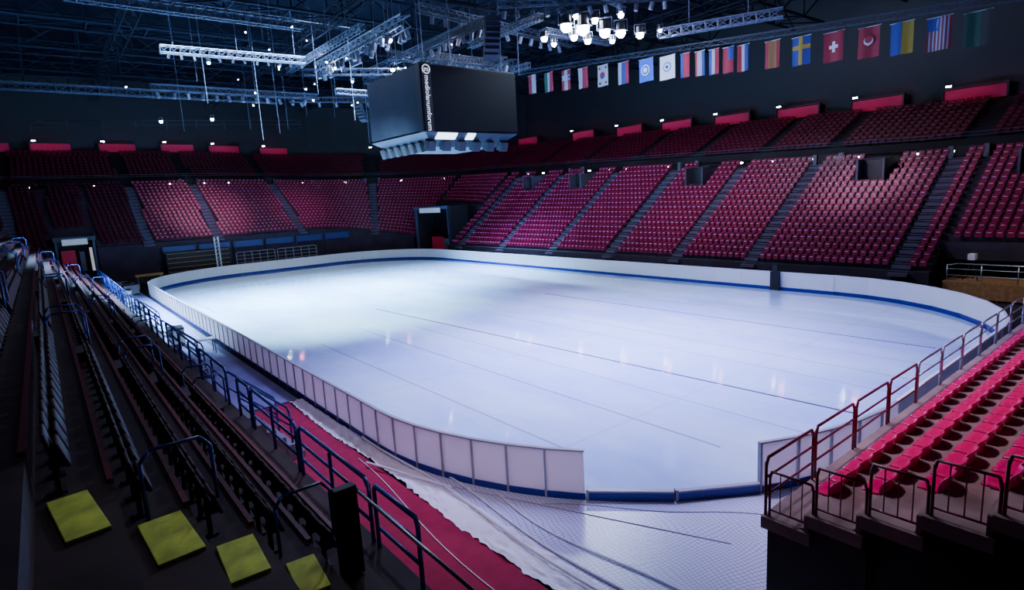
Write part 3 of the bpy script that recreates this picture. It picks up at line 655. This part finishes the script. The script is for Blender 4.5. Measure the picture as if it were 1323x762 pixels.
b=MB(); b.box((0,0,.55),(1.2,.7,.8)); ck2.append(ob('body',b.mesh('b',m_frame,bevel=.03),parent=cc))
b=MB(); b.box((0,0,.98),(1.22,.72,.06)); ck2.append(ob('lid',b.mesh('b',m_black),parent=cc))
for x in(-.5,.5):
    b=MB(); b.tube((x,-.3,.08),(x,.3,.08),.08,8); ck2.append(ob('caster',b.mesh('b',m_black),parent=cc))
for x,y,a in [(-1.2,57.5,.2),(-1.1,60,1.2),(-1.6,62.2,.4),(4,64.8,.1),(-1.9,53.5,1.5),(-2.2,49,1.5),(-1.9,30.5,1.5),(-2.4,41,1.5)]: place(cc,ck2,(x,y,.03),a)
r=ob('work_table',None,(-1.2,27,.03),label='pale work table on the walkway beside boards',cat='table')
b=MB(); b.box((0,0,.75),(.9,.6,.05)); ob('top',b.mesh('b',m_sheet),parent=r)
for x in(-.4,.4):
    for y in(-.25,.25):
        b=MB(); b.box((x,y,.37),(.04,.04,.72)); ob('leg',b.mesh('b',m_black),parent=r)
r=ob('lattice_mast',None,(8.2,65.8,0),label='short white lattice mast below the end seats',cat='mast')
b=MB(); [b.tube((a,c,0),(a,c,4.4),.035) for a in(-.2,.2) for c in(-.2,.2)]; ob('chord',b.mesh('c',m_white),parent=r)
b=MB(); [b.tube((-.2,-.2,.4*i),(.2,-.2,.4*i+.4),.02,4) for i in range(11)]; ob('lattice',b.mesh('c',m_white),parent=r)
# ---------------------------------------------------------------- lights
def area(loc,tgt,sx,sy,e,col,spread=180):
    d=bpy.data.lights.new('area','AREA'); d.shape='RECTANGLE'; d.size=sx; d.size_y=sy; d.energy=e; d.color=col; d.spread=math.radians(spread)
    o=bpy.data.objects.new('area_light',d); o.location=loc; o.rotation_euler=(Vector(tgt)-Vector(loc)).to_track_quat('-Z','Y').to_euler(); C.objects.link(o)
def spot(loc,tgt,e,col,ang,blend=.6,rad=.5):
    d=bpy.data.lights.new('spot','SPOT'); d.energy=e; d.color=col; d.spot_size=math.radians(ang); d.spot_blend=blend; d.shadow_soft_size=rad
    o=bpy.data.objects.new('spot_light',d); o.location=loc; o.rotation_euler=(Vector(tgt)-Vector(loc)).to_track_quat('-Z','Y').to_euler(); C.objects.link(o)
area((5,42,19),(8,42,0),6,24,34000,(.34,.62,1),75)
area((22,42,19),(17,42,0),5,24,22000,(.34,.58,1),75)
area((14,13,19),(14,13,0),14,14,9500,(.42,.40,1),75)
spot((6,24,16.5),(8,34,0),110000,(.5,.84,1),80,1,.5)
spot((18,42,17),(9,40,0),70000,(.5,.84,1),75,1,.5)
spot((24,23,17),(17,19,0),20000,(.5,.58,1),65,1,.3)
spot((6,20,16),(4,9,0),8000,(.5,.52,1),75,1,.3)
LC=(1,.6,.95)
spot((14,20,18.5),(42,11,5),20000,(.9,.7,1),15,1)
spot((14,20,18.5),(42,2,5),5000,LC,22,1)
spot((14,30,18.5),(38,22,4),3500,LC,28,1)
spot((12,40,18.5),(9,73,7),32000,LC,20,1)
spot((12,40,18.5),(20,73,7),15000,LC,15,1)
spot((10,20,18),(48,14,11),5000,LC,50,1)
spot((6,5,15),(7.5,-3,2.5),4800,(1,.75,1),60,.8)
spot((-3,-6,12),(1.2,8,.8),2600,(1,.85,.95),40,1,1.0)  # added spot to lift the outer faces of the near-left boards
spot((-5.5,2,9.5),(-6,1.2,4),85,(1,.98,.8),40,.8,.3)  # added spot to brighten the yellow-green step mats
spot((-3.5,10,14),(-2,6,0),800,(1,.5,.8),40,1,.5)
spot((28,0,10),(33,1,1),800,(1,.8,.6),60,1,.3)
area((-5,20,16),(-5,20,0),3,34,110,(.65,.5,.9),120)
w=bpy.data.worlds.new('w'); bpy.context.scene.world=w; w.use_nodes=True; w.node_tree.nodes['Background'].inputs[0].default_value=(.25,.2,.6,1); w.node_tree.nodes['Background'].inputs[1].default_value=.010
for o in list(bpy.data.objects):
    if 'used' in o: del o['used']
